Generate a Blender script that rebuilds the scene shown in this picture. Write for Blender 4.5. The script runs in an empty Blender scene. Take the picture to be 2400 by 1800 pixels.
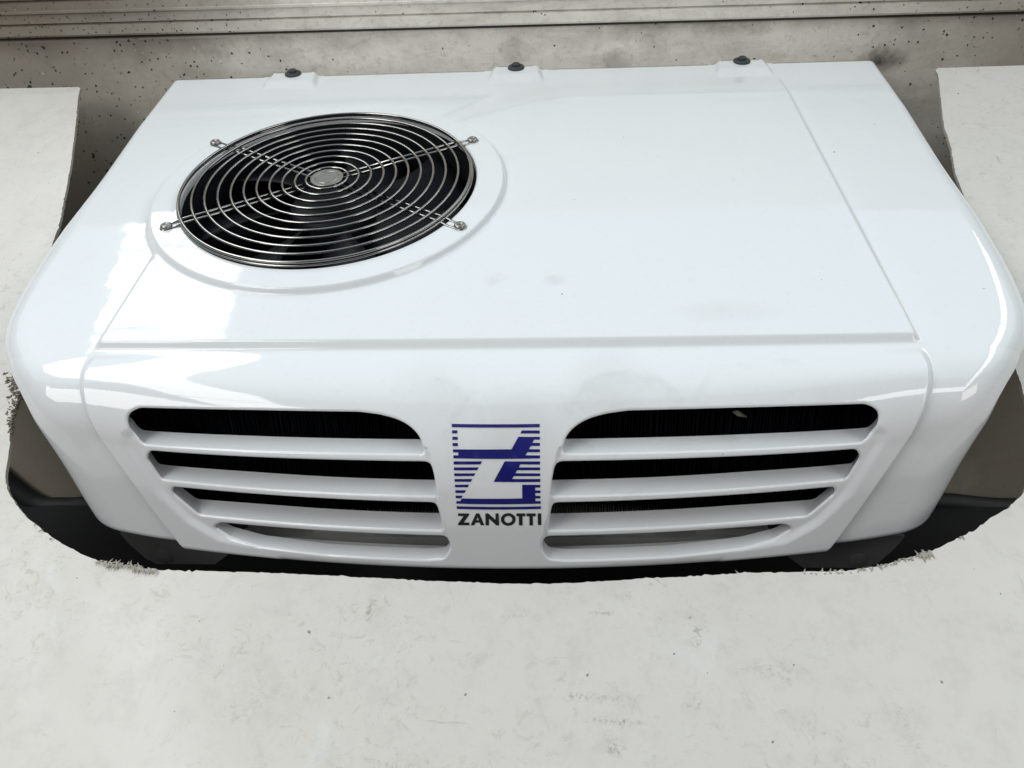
import bpy, math, random
import numpy as np
from mathutils import Vector, Matrix
from mathutils.geometry import delaunay_2d_cdt
random.seed(7); rng = np.random.default_rng(7)
scene = bpy.context.scene
C = scene.collection

# ---------------------------------------------------------------- camera
cam_d = bpy.data.cameras.new('camera'); cam = bpy.data.objects.new('camera', cam_d); C.objects.link(cam)
YAW, PITCH, ROLL, FPX = -0.05734, 0.43968, -0.03120, 1796.1
f = Vector((math.sin(YAW)*math.cos(PITCH), math.cos(YAW)*math.cos(PITCH), -math.sin(PITCH)))
r = f.cross(Vector((0, 0, 1))).normalized(); u = r.cross(f)
rr = r*math.cos(ROLL) + u*math.sin(ROLL); uu = u*math.cos(ROLL) - r*math.sin(ROLL)
cam.matrix_world = Matrix(((rr.x, uu.x, -f.x, 0.05044), (rr.y, uu.y, -f.y, -1.22862), (rr.z, uu.z, -f.z, 0.06298), (0, 0, 0, 1)))
cam_d.sensor_fit = 'HORIZONTAL'; cam_d.sensor_width = 36.0; cam_d.lens = 36.0*FPX/2400.0
cam_d.clip_start = 0.02; cam_d.clip_end = 100
scene.camera = cam

# ---------------------------------------------------------------- light: workshop with two roof-light strips
world = bpy.data.worlds.new('World'); scene.world = world; world.use_nodes = True
bg = world.node_tree.nodes['Background']
bg.inputs['Color'].default_value = (1.0, 0.97, 0.93, 1); bg.inputs['Strength'].default_value = 0.08

def area(name, loc, sx, sy, radiance, col):
    d = bpy.data.lights.new(name, 'AREA'); d.shape = 'RECTANGLE'; d.size = sx; d.size_y = sy
    d.energy = radiance*sx*sy*math.pi; d.color = col
    o = bpy.data.objects.new(name, d); C.objects.link(o); o.location = loc
    return o
area('ceiling_glow', (0, 1.6, 3.25), 13.0, 8.6, 0.68, (0.73, 0.91, 1.0))      # pale daylight-lit ceiling of the workshop
for i in range(13):                      # translucent roof strip on the left, sheet by sheet
    area('roof_light', (-2.25, 2.25-0.62*i, 3.0), 0.80, 0.585, 4.5 if i < 4 else 5.5, (1.0, 0.985, 0.95))
for i in range(13):                      # its twin further off on the right
    area('roof_light', (3.4, 2.25-0.62*i, 3.0), 0.7, 0.585, 4.5 if i < 4 else 5.5, (1.0, 0.99, 0.95))

def aim(o, p): o.rotation_euler = (Vector(p)-o.location).to_track_quat('-Z', 'Y').to_euler()
aim(area('open_door', (-2.5, -3.1, 1.60), 1.5, 1.3, 5.2, (1.0, 0.98, 0.95)), (0, -.3, -.15))      # daylight from the left of the bay
aim(area('open_door', (3.0, -3.3, 1.05), 1.3, 1.1, 4.0, (1.0, 0.97, 0.92)), (0, -.3, -.15))       # and from the right

scene.view_settings.view_transform = 'Standard'; scene.view_settings.look = 'None'
scene.view_settings.exposure = 0.0; scene.view_settings.gamma = 1.0
scene.cycles.max_bounces = 8

# ---------------------------------------------------------------- helpers
def tag(o, label=None, cat=None, group=None, kind=None):
    if label: o['label'] = label
    if cat: o['category'] = cat
    if group: o['group'] = group
    if kind: o['kind'] = kind
    return o
def mesh_obj(name, verts, faces, mat, parent=None, smooth=True, normals=None):
    me = bpy.data.meshes.new(name)
    me.from_pydata([tuple(map(float, v)) for v in verts], [], [tuple(map(int, q)) for q in faces])
    me.update()
    me.polygons.foreach_set('use_smooth', [smooth]*len(me.polygons))
    if normals is not None: me.normals_split_custom_set_from_vertices([tuple(map(float, n)) for n in normals])
    me.materials.append(mat)
    o = bpy.data.objects.new(name, me); C.objects.link(o)
    if parent: o.parent = parent
    return o
class MB:
    """collects simple solids into one mesh"""
    def __init__(s): s.v = []; s.f = []
    def add(s, v, f):
        n = len(s.v); s.v += [tuple(map(float, q)) for q in v]; s.f += [tuple(int(i)+n for i in q) for q in f]
    def box(s, lo, hi, M=None):
        v = [(x, y, z) for x in (lo[0], hi[0]) for y in (lo[1], hi[1]) for z in (lo[2], hi[2])]
        if M is not None: v = [M @ Vector(q) for q in v]
        s.add(v, [(0,1,3,2),(4,6,7,5),(0,4,5,1),(2,3,7,6),(0,2,6,4),(1,5,7,3)])
    def lathe(s, prof, n=32, M=None):
        v = []; f = []
        for rd, h in prof:
            for k in range(n):
                a = 2*math.pi*k/n; v.append(Vector((rd*math.cos(a), rd*math.sin(a), h)))
        for i in range(len(prof)-1):
            for k in range(n): f.append((i*n+k, i*n+(k+1) % n, (i+1)*n+(k+1) % n, (i+1)*n+k))
        if prof[-1][0] > 1e-6: f.append(tuple((len(prof)-1)*n+k for k in range(n)))
        if M is not None: v = [M @ q for q in v]
        s.add(v, f)
    def tube(s, pts, rad, n=8, closed=False, M=None):
        pts = [Vector(p) for p in pts]; L = len(pts); v = []; f = []
        ref = Vector((0, 0, 1))
        for i, p in enumerate(pts):
            a = pts[(i-1) % L] if (closed or i > 0) else p
            b = pts[(i+1) % L] if (closed or i < L-1) else p
            t = (b-a).normalized(); e1 = t.cross(ref)
            if e1.length < 1e-4: e1 = t.cross(Vector((1, 0, 0)))
            e1.normalize(); e2 = e1.cross(t)
            for k in range(n):
                q = 2*math.pi*k/n; v.append(p + rad*(math.cos(q)*e1 + math.sin(q)*e2))
        for i in range(L if closed else L-1):
            j = (i+1) % L
            for k in range(n): f.append((i*n+k, i*n+(k+1) % n, j*n+(k+1) % n, j*n+k))
        if not closed: f += [tuple(range(n))[::-1], tuple((L-1)*n+k for k in range(n))]
        if M is not None: v = [M @ q for q in v]
        s.add(v, f)
    def build(s, name, mat, parent=None, smooth=True): return mesh_obj(name, s.v, s.f, mat, parent, smooth)

# ---------------------------------------------------------------- materials
class NT:
    def __init__(s, name):
        s.m = bpy.data.materials.new(name); s.m.use_nodes = True; s.t = s.m.node_tree; s.b = s.t.nodes['Principled BSDF']
        s.co = s.t.nodes.new('ShaderNodeTexCoord').outputs['Object']
    def n(s, typ, **kw):
        q = s.t.nodes.new('ShaderNode'+typ)
        for k, v in kw.items(): setattr(q, k, v)
        return q
    def L(s, a, b): s.t.links.new(a, b)
    def noise(s, scale, detail=4, rough=.55, vec=None, dist=0):
        q = s.n('TexNoise'); q.inputs['Scale'].default_value = scale; q.inputs['Detail'].default_value = detail
        q.inputs['Roughness'].default_value = rough; q.inputs['Distortion'].default_value = dist
        s.L(vec or s.co, q.inputs['Vector']); return q.outputs['Fac']
    def ramp(s, fac, a, b, c0=(0,0,0,1), c1=(1,1,1,1)):
        q = s.n('ValToRGB'); e = q.color_ramp.elements
        e[0].position = a; e[1].position = b; e[0].color = c0; e[1].color = c1
        s.L(fac, q.inputs['Fac']); return q.outputs['Color']
    def math(s, op, a, b=None, clamp=False):
        q = s.n('Math', operation=op, use_clamp=clamp)
        for i, x in enumerate((a, b)):
            if x is None: continue
            if isinstance(x, (int, float)): q.inputs[i].default_value = x
            else: s.L(x, q.inputs[i])
        return q.outputs[0]
    def mix(s, fac, a, b):
        q = s.n('Mix', data_type='RGBA')
        if isinstance(fac, (int, float)): q.inputs[0].default_value = fac
        else: s.L(fac, q.inputs[0])
        for i, x in ((6, a), (7, b)):
            if isinstance(x, tuple): q.inputs[i].default_value = x if len(x) == 4 else x+(1,)
            else: s.L(x, q.inputs[i])
        return q.outputs[2]
    def stretch(s, sc, rot=(0,0,0)):
        q = s.n('Mapping'); q.inputs['Scale'].default_value = sc; q.inputs['Rotation'].default_value = rot
        s.L(s.co, q.inputs['Vector']); return q.outputs['Vector']
    def specks(s, scale, size, thr, seed=0, dist=.6):
        """small dark specks: voronoi cells, only some of them, each of its own size"""
        mp = s.n('Mapping'); mp.inputs['Location'].default_value = (seed, seed*.7, seed*.3); s.L(s.co, mp.inputs['Vector'])
        wob = s.n('TexNoise'); wob.inputs['Scale'].default_value = scale*3; s.L(mp.outputs[0], wob.inputs['Vector'])
        ad = s.n('MixRGB'); ad.blend_type = 'ADD'; ad.inputs['Fac'].default_value = dist/scale
        s.L(mp.outputs[0], ad.inputs['Color1']); s.L(wob.outputs['Color'], ad.inputs['Color2'])
        v = s.n('TexVoronoi', feature='F1'); v.inputs['Scale'].default_value = scale; s.L(ad.outputs[0], v.inputs['Vector'])
        sep = s.n('SeparateColor'); s.L(v.outputs['Color'], sep.inputs[0])
        sz = s.math('MULTIPLY', sep.outputs[1], size)
        d = s.math('LESS_THAN', v.outputs['Distance'], sz)
        k = s.math('GREATER_THAN', sep.outputs[0], thr) if isinstance(thr, float) else s.math('GREATER_THAN', sep.outputs[0], thr)
        return s.math('MULTIPLY', d, k)
    def blob(s, c, rad, edge=.5, sc=(1,1,1), wob=.3):
        """soft stain of its own shape around a point"""
        mp = s.n('Mapping'); mp.inputs['Location'].default_value = tuple(-a*b for a, b in zip(c, sc)); mp.inputs['Scale'].default_value = sc
        s.L(s.co, mp.inputs['Vector'])
        ln = s.n('VectorMath', operation='LENGTH'); s.L(mp.outputs[0], ln.inputs[0])
        nz = s.noise(14/ (rad/.03), 5, .65)
        d = s.math('ADD', s.math('DIVIDE', ln.outputs['Value'], rad), s.math('MULTIPLY', s.math('SUBTRACT', nz, .5), wob*4))
        return s.ramp(d, 1-edge, 1.0, (1,1,1,1), (0,0,0,1))
    def bump(s, h, strength, dist=.001, nrm=None):
        q = s.n('Bump'); q.inputs['Strength'].default_value = strength; q.inputs['Distance'].default_value = dist
        s.L(h, q.inputs['Height'])
        if nrm: s.L(nrm, q.inputs['Normal'])
        s.L(q.outputs[0], s.b.inputs['Normal']); return q.outputs[0]
    def col(s, c):
        if isinstance(c, tuple): s.b.inputs['Base Color'].default_value = c if len(c) == 4 else c+(1,)
        else: s.L(c, s.b.inputs['Base Color'])
    def rough(s, v):
        if isinstance(v, (int, float)): s.b.inputs['Roughness'].default_value = v
        else: s.L(v, s.b.inputs['Roughness'])

def simple(name, col, rough, metal=0, bump=0, scale=200):
    t = NT(name); t.col(t.mix(t.noise(scale*.2, 3), tuple(x*.85 for x in col), tuple(min(1, x*1.15) for x in col)))
    t.rough(t.math('ADD', t.math('MULTIPLY', t.noise(scale*.5, 2), .12), rough-.06)); t.b.inputs['Metallic'].default_value = metal
    if bump: t.bump(t.noise(scale, 3), bump, .0005)
    return t.m

def gelcoat():
    t = NT('white_gelcoat')
    smudge = t.ramp(t.noise(5, 6, .62, dist=.6), .52, .74)
    area = t.math('MULTIPLY', smudge, t.ramp(t.noise(2.2, 2), .42, .62))
    c = t.mix(t.math('MULTIPLY', area, .22), (.865, .885, .91), (.56, .55, .54))
    for cc, rad, k, sc in (((.10, -.635, -.225), .05, .16, (1,1,1)), ((-.05, -.625, -.22), .045, .10, (1,1,1)), ((.055, -.50, -.17), .014, .20, (1,1,1)),
                        ((-.005, -.50, -.17), .016, .18, (1,1,1)), ((.28, -.62, -.25), .035, .14, (1,1,1)), ((.02, -.655, -.26), .05, .14, (1,1,1)), ((.2,-.55,-.19),.06,.10,(1,3,1))):
        c = t.mix(t.math('MULTIPLY', t.blob(cc, rad, .8, sc, .5), k), c, (.33, .31, .29))
    for cc, rad, k in (((.115, -.648, -.262), .055, .17), ((-.055, -.655, -.262), .05, .11), ((.205, -.635, -.235), .034, .13), ((.255, -.62, -.235), .030, .10), ((.02, -.66, -.268), .06, .11)):
        mp = t.n('Mapping'); mp.inputs['Location'].default_value = tuple(-q for q in cc); t.L(t.co, mp.inputs['Vector'])
        ln = t.n('VectorMath', operation='LENGTH'); t.L(mp.outputs[0], ln.inputs[0])
        d = t.math('ADD', t.math('DIVIDE', ln.outputs['Value'], rad), t.math('MULTIPLY', t.math('SUBTRACT', t.noise(30, 4), .5), .5))
        d = t.math('MULTIPLY', d, .5)
        arc = t.math('MULTIPLY', t.ramp(d, .36, .50), t.ramp(d, .50, .54, (1,1,1,1), (0,0,0,1)))
        arc = t.math('MULTIPLY', arc, t.ramp(t.noise(17, 5, .65), .46, .62))
        c = t.mix(t.math('MULTIPLY', arc, k), c, (.36, .335, .31))
    c = t.mix(t.math('MULTIPLY', t.specks(60, .065, .86), .75), c, (.05, .045, .04))
    c = t.mix(t.math('MULTIPLY', t.ramp(t.noise(170, 5, .7), .56, .74), .10), c, (.40, .385, .36))
    t.col(c)
    t.rough(t.math('ADD', t.math('MULTIPLY', area, .16), .035))
    t.b.inputs['IOR'].default_value = 1.55
    w = t.noise(9, 2, .5); w2 = t.noise(32, 2, .5)
    w3 = t.noise(75, 2, .5)
    t.bump(t.math('ADD', w, t.math('ADD', t.math('MULTIPLY', w2, .20), t.math('MULTIPLY', w3, .035))), .12, .004)
    return t.m

def fairing_mat():
    t = NT('weathered_white_paint')
    cloud = t.ramp(t.noise(3.5, 8, .66, dist=.4), .38, .70)
    fine = t.ramp(t.noise(38, 8, .72), .50, .72)
    hair = t.ramp(t.noise(62, 10, .82, dist=.8), .545, .60); hair2 = t.ramp(t.noise(150, 6, .8, dist=1.2), .57, .63)
    zone = t.ramp(t.noise(4.3, 5, .6), .40, .68); grit = t.ramp(t.noise(260, 6, .8), .47, .60)
    c = t.mix(t.math('MULTIPLY', cloud, .55), (.72, .69, .65), (.61, .585, .54))
    c = t.mix(t.math('MULTIPLY', fine, .26), c, (.40, .38, .35))
    c = t.mix(t.math('MULTIPLY', t.math('MULTIPLY', hair, zone), .55), c, (.36, .33, .295))
    c = t.mix(t.math('MULTIPLY', t.math('MULTIPLY', hair2, zone), .30), c, (.33, .305, .27))
    c = t.mix(t.math('MULTIPLY', t.ramp(t.noise(9, 6, .7, dist=1.0), .60, .66), .45), c, (.74, .735, .725))
    pink = t.ramp(t.noise(2.1, 3), .5, .75)
    c = t.mix(t.math('MULTIPLY', pink, .35), c, (.70, .665, .65))
    # fine hair scratches and scuffs
    for rot, sc, k in ((.5, (7, 90, 7), .40), (-.9, (80, 9, 9), .32), (1.3, (12, 150, 12), .30)):
        nz = t.noise(1.6, 6, .7, vec=t.stretch(sc, (0, 0, rot)))
        msk = t.ramp(t.noise(7, 3), .52, .66)
        c = t.mix(t.math('MULTIPLY', t.math('MULTIPLY', t.ramp(nz, .66, .71), msk), k), c, (.16, .14, .12))
    c = t.mix(t.math('MULTIPLY', t.specks(38, .060, .80, 3, .3), .85), c, (.06, .05, .045))
    c = t.mix(t.math('MULTIPLY', t.specks(75, .13, .84, 5, .3), .7), c, (.12, .10, .085))
    c = t.mix(t.math('MULTIPLY', t.specks(12, .10, .70, 9), .5), c, (.30, .25, .20))
    for cc, rad, k, sc in (((.155, -.80, -.41), .007, .7, (1,1,1)), ((.095, -.83, -.42), .009, .5, (1,1,1)), ((.13, -.885, -.45), .007, .6, (1,1,1)), ((-.18, -.80, -.40), .03, .14, (1,1,1)),
                        ((.055, -.79, -.4), .012, .45, (1,3.5,2)), ((-.10, -.742, -.373), .008, .45, (2,.7,1)), ((.165,-.755,-.38),.005,.85,(1,.5,1)), ((.16,-.737,-.371),.003,.8,(1,.25,1)), ((.22,-.78,-.39),.016,.28,(.6,2,1)), ((-.05,-.86,-.44),.03,.14,(1,1,1)),
                        ((.07, -.80, -.405), .010, .5, (.35,3,1)), ((.10, -.815, -.413), .008, .5, (.35,4,1)), ((.02, -.745, -.375), .006, .5, (.5,3,1)), ((.09, -.742, -.373), .003, .8, (.4,2,1)), ((.3, -.85, -.43), .008, .5, (1,1,1)), ((.41, -.83, -.42), .008, .5, (1,1,1)),
                        ((-.72, -.35, -.16), .012, .45, (1,1,1)), ((-.70, -.30, -.14), .006, .5, (1,1,1)), ((.66, -.3, -.14), .010, .3, (1,1,1)), ((.64, -.06, -.012), .006, .5, (1,1,1))):
        c = t.mix(t.math('MULTIPLY', t.math('MULTIPLY', t.blob(cc, rad*1.25, .9, sc, 1.0), grit), min(1, k*1.25)), c, (.15, .13, .105))
    t.col(c)
    t.rough(t.math('ADD', t.math('MULTIPLY', cloud, .2), .30))
    h = t.math('ADD', t.noise(6, 3), t.math('MULTIPLY', t.noise(90, 4), .10))
    t.bump(h, .35, .003)
    return t.m

def wall_mat():
    t = NT('grimy_cream_panel')
    sep = t.n('SeparateXYZ'); t.L(t.co, sep.inputs[0])
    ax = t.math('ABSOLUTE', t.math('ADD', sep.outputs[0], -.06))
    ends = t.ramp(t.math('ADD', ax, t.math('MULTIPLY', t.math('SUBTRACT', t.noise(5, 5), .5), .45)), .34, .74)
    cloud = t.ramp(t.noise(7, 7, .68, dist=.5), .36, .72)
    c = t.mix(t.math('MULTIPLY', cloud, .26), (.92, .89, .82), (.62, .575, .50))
    c = t.mix(t.math('MULTIPLY', ends, .80), c, (.19, .155, .112))  # both ends browned: grime plus light falloff towards the sides, mixed into the colour
    smear = t.ramp(t.noise(2.6, 7, .7, vec=t.stretch((5, 5, 16), (0, .75, 0)), dist=.5), .46, .70)
    c = t.mix(t.math('MULTIPLY', smear, .34), c, (.30, .265, .225))
    c = t.mix(t.math('MULTIPLY', t.ramp(t.noise(90, 8, .8, dist=.8), .53, .62), .30), c, (.24, .205, .165))
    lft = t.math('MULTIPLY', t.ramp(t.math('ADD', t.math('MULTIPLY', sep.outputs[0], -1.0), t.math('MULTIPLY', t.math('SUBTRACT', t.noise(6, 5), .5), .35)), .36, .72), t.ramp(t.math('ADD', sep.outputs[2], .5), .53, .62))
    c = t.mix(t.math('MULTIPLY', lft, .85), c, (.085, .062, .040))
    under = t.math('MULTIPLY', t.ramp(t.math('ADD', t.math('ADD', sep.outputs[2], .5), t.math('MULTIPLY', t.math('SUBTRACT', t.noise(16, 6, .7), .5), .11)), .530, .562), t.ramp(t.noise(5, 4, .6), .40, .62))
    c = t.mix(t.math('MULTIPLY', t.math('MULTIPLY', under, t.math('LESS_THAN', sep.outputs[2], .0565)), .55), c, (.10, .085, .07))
    low = t.math('LESS_THAN', sep.outputs[2], -.16)
    big = t.ramp(t.noise(3.2, 8, .66, vec=t.stretch((1, 1, 2.2), (0, .45, 0)), dist=.8), .40, .66)
    c = t.mix(t.math('MULTIPLY', big, .24), c, (.30, .255, .20))
    c = t.mix(t.math('MULTIPLY', t.ramp(t.noise(28, 8, .75), .52, .75), .24), c, (.22, .19, .15))
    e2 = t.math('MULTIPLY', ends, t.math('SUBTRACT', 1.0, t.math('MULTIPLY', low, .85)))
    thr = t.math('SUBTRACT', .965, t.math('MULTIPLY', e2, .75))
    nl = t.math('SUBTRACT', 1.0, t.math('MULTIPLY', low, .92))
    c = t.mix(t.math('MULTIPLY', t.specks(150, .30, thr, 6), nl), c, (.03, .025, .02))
    c = t.mix(t.math('MULTIPLY', t.specks(95, .24, thr, 2), nl), c, (.025, .02, .017))
    thr2 = t.math('SUBTRACT', .97, t.math('MULTIPLY', e2, .45))
    c = t.mix(t.math('MULTIPLY', t.specks(55, .17, thr2, 4), nl), c, (.03, .025, .02))
    c = t.mix(t.math('MULTIPLY', t.math('MULTIPLY', t.specks(110, .20, .84, 8), .8), nl), c, (.72, .68, .62))
    for cc, rad, k, sc, cl in (((.0, 0, .033), .024, .55, (1,1,1), (.22,.19,.165)), ((.002, 0, .033), .0045, .95, (1,1,1), (.02,.018,.015)), ((.19, 0, .035), .045, .55, (1,1,1), (.25,.22,.20)),
                               ((.14, 0, .015), .03, .5, (1,1,1), (.25,.22,.21)), ((.535, 0, -.005), .045, .95, (1,1,2.2), (.06,.055,.05)), ((.50, 0, -.03), .02, .8, (2,1,1), (.07,.065,.06)),
                               ((-.29, 0, .01), .05, .45, (1,1,2), (.25,.21,.18)), ((0, 0, .005), .012, .6, (1,1,1), (.1,.09,.085)), ((-.345, 0, .012), .014, .6, (1,1,1), (.1,.09,.085)), ((.33,0,.006),.012,.6,(1,1,1),(.1,.09,.085)),
                               ((.375, 0, .028), .010, .8, (.7,1,2), (.85,.83,.80)), ((.345,0,.04),.006,.7,(1,1,1),(.85,.83,.8))):
        c = t.mix(t.math('MULTIPLY', t.blob(cc, rad, .8, sc, .8), k), c, cl)
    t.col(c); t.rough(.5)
    t.bump(t.math('ADD', t.noise(20, 4), t.math('MULTIPLY', t.noise(140, 3), .3)), .3, .0015)
    return t.m

M_gel = gelcoat(); M_fair = fairing_mat(); M_wall = wall_mat()
M_chrome = simple('polished_wire', (.36, .35, .335), .12, 1.0)
M_cap = simple('brushed_cap', (.33, .32, .30), .38, 1.0)
M_black = simple('black_plastic', (.007, .008, .012), .5)
M_fan = simple('fan_plastic', (.004, .005, .008), .5); M_fan.node_tree.nodes['Principled BSDF'].inputs['Specular IOR Level'].default_value = .2
def coil_mat():
    t = NT('dusty_coil'); d = t.math('MULTIPLY', t.ramp(t.noise(45, 6, .75), .60, .70), t.ramp(t.noise(9, 3), .45, .62))
    wv = t.ramp(t.noise(30, 3, .6, vec=t.stretch((6, 6, .7))), .45, .7)
    t.col(t.mix(d, t.mix(wv, (.005, .006, .010), (.014, .018, .026)), (.085, .078, .062))); t.rough(.6); t.b.inputs['Specular IOR Level'].default_value = .12
    return t.m
M_coil = coil_mat()
M_leaf = simple('dry_scrap', (.30, .28, .22), .7)
M_rubber = simple('grey_rubber', (.045, .052, .055), .6, 0, .4)
M_base = simple('grey_base', (.12, .12, .122), .5)
M_pan = simple('pan_metal', (.42, .42, .41), .45, .0)
M_dark = simple('dark_paint', (.012, .013, .016), .6)
M_gap = simple('gap_shade', (.055, .048, .040), .7, 0, .3)  # near-black tone for the shade line below the rail
M_blue = simple('blue_print', (.005, .006, .165), .4)
M_ink = simple('black_print', (.010, .011, .013), .4)
M_broken = simple('broken_laminate', (.26, .225, .18), .85, 0, .6, 700)
M_fibre = simple('raw_fibreglass', (.40, .38, .33), .8, 0, .5)

# ---------------------------------------------------------------- shell surface of the cooling unit
A=np.radians(19.11); TG=.6183; V1=TG+.010; RC=.114; TOT=np.pi/2-A; V2=V1+RC*TOT; ZB=-.3826; V3=.84
def ss(x,a,b):
    t=np.clip((x-a)/(b-a),0,1); return t*t*(3-2*t)
def radius(x):
    q=(x/.36)**2
    return RC-.060*.5*(q+1-np.sqrt((q-1)**2+.06))
def prof(x,v):
    """front-to-back profile (y, z) at lateral position x: sloping top, rounded edge, upright front"""
    R=radius(x); ca,sa=np.cos(A),np.sin(A)
    yc=-V1*ca+sa*R; zc=-V1*sa-ca*R; al=R*TOT; fl=zc-ZB
    L=0
    for o in np.linspace(-.034,.034,9):      # even out the row spacing where top, edge and front meet
        u=v+o
        L=L+(np.minimum(u,V1)+np.clip((u-V1)/(V2-V1),0,1)*al+np.maximum(u-V2,0)/(V3-V2)*fl)/9
    th=np.clip((L-V1)/R,0,TOT); q=np.maximum(L-V1-al,0); t=np.minimum(L,V1)
    return np.where(L>V1, yc-R*np.sin(A+th), -t*ca), np.where(L>V1, zc+R*np.cos(A+th)-q, -t*sa)
_vt=np.linspace(.60,.92,400); _zs=prof(np.full(400,.376),_vt)[1]
_kt=(-.222-_zs)/(-.222-ZB); _kt=.5*(_kt+np.sqrt(_kt**2+.012)); _kt-=_kt[0]
def kfun(v): return 1-.205*np.interp(v,_vt,_kt)
_WV=[0,.30,.46,.53,.58,.62,.66,.72,.775,.80,.82,.84,.9]
_WW=[.525,.527,.535,.535,.528,.507,.485,.468,.478,.490,.506,.528,.55]
def w0(v): return sum(np.interp(v+o,_WV,_WW) for o in np.linspace(-.03,.03,9))/9
def rf(v): return np.interp(v,[0,.15,.40,.55,.63,.7,.9],[.012,.018,.042,.066,.074,.066,.050])
XA,XB,XC,XD=.385,.488,.57,.63
_EV=[-.1,.4,.62,.76,.84,.95]
def _sm(v,ys,h=.06): return sum(np.interp(v+o,_EV,ys) for o in np.linspace(-h,h,11))/11
def base(X,v):
    """smooth body surface; X runs across and down the sides, v from the back edge over the top and down the front"""
    X=np.asarray(X,float);v=np.asarray(v,float)
    X,v=np.broadcast_arrays(X,v)
    s=np.sign(X);U=np.abs(X); k=kfun(v); xi=np.minimum(U,XA)*k
    yi,zi=prof(xi,v)
    w=w0(v)*k; r=rf(v); x0=XA*k
    yk,zk=prof(w,v)
    ye=_sm(v,[.03,-.36,-.455,-.465,-.47,-.47]); ze=_sm(v,[-.20,-.29,-.325,-.35,-.385,-.43])
    xe=_sm(v,[.47,.445,.425,.415,.385,.35])
    d1=np.maximum(w-x0,1e-6); d2=np.sqrt((xe-w)**2+(ye-yk)**2+(ze-zk)**2)
    rr=np.minimum(np.minimum(r,d1*.98),d2*.7)
    f1=np.clip((U-XA)/(XB-XA),0,1); ph=np.clip((U-XB)/(XC-XB),0,1)*np.pi/2; g=np.clip((U-XC)/(XD-XC),0,1)
    p=f1*(d1-rr)+rr*np.sin(ph); q=rr*(1-np.cos(ph))+g*(d2-rr)
    q=np.where(U<=XB,0,q); a=np.where(U<=XA,0,p/d1); b=np.where(U<=XA,0,q/d2)
    xx=np.where(U<=XA,xi,x0+a*(w-x0)+b*(xe-w))
    yp,zp=prof(np.where(U<=XA,xi,x0+a*(w-x0)),v)
    return np.stack([s*xx,yp+b*(ye-yk),zp+b*(ze-zk)],-1)

XB1 = (-.333, .001, .329)
FANX, FANT, HOLE_R = -.2070, .3415, .1712
HC, HI = .0078, .0145            # height of the raised lid, height of the fan ring
def heights(X, v):
    """raised lid, fan ring, bolt pads and front panel above the base surface"""
    U = np.abs(X)
    lid = HC*(1-ss(U, .3695, .3790))*(1-ss(v, TG-.0045, TG+.0055))*ss(v, .23-.20*ss(X, -.30, .10), .34-.22*ss(X, -.30, .10))
    bp = base(X, v); d = np.hypot(bp[..., 0]-FANX, -bp[..., 1]/math.cos(A)-FANT)
    ring = HI*(1-ss(d, .2015, .2120))
    h = .5*(lid+ring+np.sqrt((lid-ring)**2+2e-6))-.0007
    h = np.where(np.maximum(lid, ring) < 1e-6, 0, h)
    pad = np.zeros_like(h)
    for xb in XB1:
        w = .0405-.006*np.clip((.045-v)/.05, 0, 1)
        pad = np.maximum(pad, .0060*(1-ss(np.abs(X-xb), w-.006, w+.003))*(1-ss(v, .026, .050)))
    h = np.maximum(h, pad)
    fr = .0085*ss(v, TG+.004, TG+.065)*(1-ss(U, .3705, .3800))
    return h+fr

def chaik(P, c=.010, it=3, closed=True):
    Q = []
    n = len(P)
    for i in range(n):
        a, b = np.array(P[i]), np.array(P[(i+1) % n]); L = np.hypot(*(b-a))
        Q.append(a)
        if L > 2.2*c: Q += [a+(b-a)*c/L, b-(b-a)*c/L]
    P = np.array(Q)
    for _ in range(it):
        N = np.roll(P, -1, 0); P = np.stack([.75*P+.25*N, .25*P+.75*N], 1).reshape(-1, 2)
    return P
def resample(P, step):
    N = np.roll(P, -1, 0); L = np.hypot(*(N-P).T); s = np.concatenate([[0], np.cumsum(L)]); n = max(8, int(s[-1]/step))
    q = np.linspace(0, s[-1], n, endpoint=False); PP = np.vstack([P, P[:1]])
    return np.stack([np.interp(q, s, PP[:, i]) for i in (0, 1)], 1)
def inside(P, poly):
    x, y = P[:, 0], P[:, 1]; r = np.zeros(len(P), bool); n = len(poly)
    for i in range(n):
        x1, y1 = poly[i]; x2, y2 = poly[(i+1) % n]
        if y1 == y2: continue
        r ^= ((y1 > y) != (y2 > y)) & (x < (x2-x1)*(y-y1)/(y2-y1)+x1)
    return r
SL = [   # slot outlines on the front in metres (x from the middle, z)
 [(.0585,-.2695),(.0605,-.2590),(.067,-.2517),(.079,-.2455),(.096,-.2420),(.115,-.2402),(.20,-.2395),(.315,-.2388),(.3255,-.2440),(.3240,-.2560),(.3160,-.2690),(.20,-.2695)],
 [(.0482,-.3052),(.0500,-.2900),(.0525,-.2780),(.0570,-.2755),(.20,-.2752),(.3100,-.2750),(.3150,-.2830),(.3060,-.3045),(.20,-.3052)],
 [(.0460,-.3405),(.0480,-.3250),(.0500,-.3130),(.0540,-.3115),(.17,-.3115),(.2960,-.3118),(.2980,-.3180),(.2760,-.3400),(.17,-.3405)],
 [(.0410,-.3600),(.0415,-.3505),(.0455,-.3465),(.15,-.3465),(.2560,-.3465),(.2640,-.3520),(.2480,-.3615),(.2200,-.3670),(.155,-.3705),(.062,-.3705),(.0465,-.3685)]]
RECP = [(.0578,-.2650),(.20,-.2650),(.315,-.2600),(.3255,-.2620),(.3250,-.2680),(.3170,-.2850),(.3040,-.3150),(.2820,-.3420),(.2560,-.3580),(.2200,-.3610),(.155,-.3620),(.062,-.3620),(.0440,-.3610),(.0415,-.3560),(.0480,-.3250),(.0500,-.3100),(.0520,-.2850)]
_vv = np.linspace(.63, .90, 3000)
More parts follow.
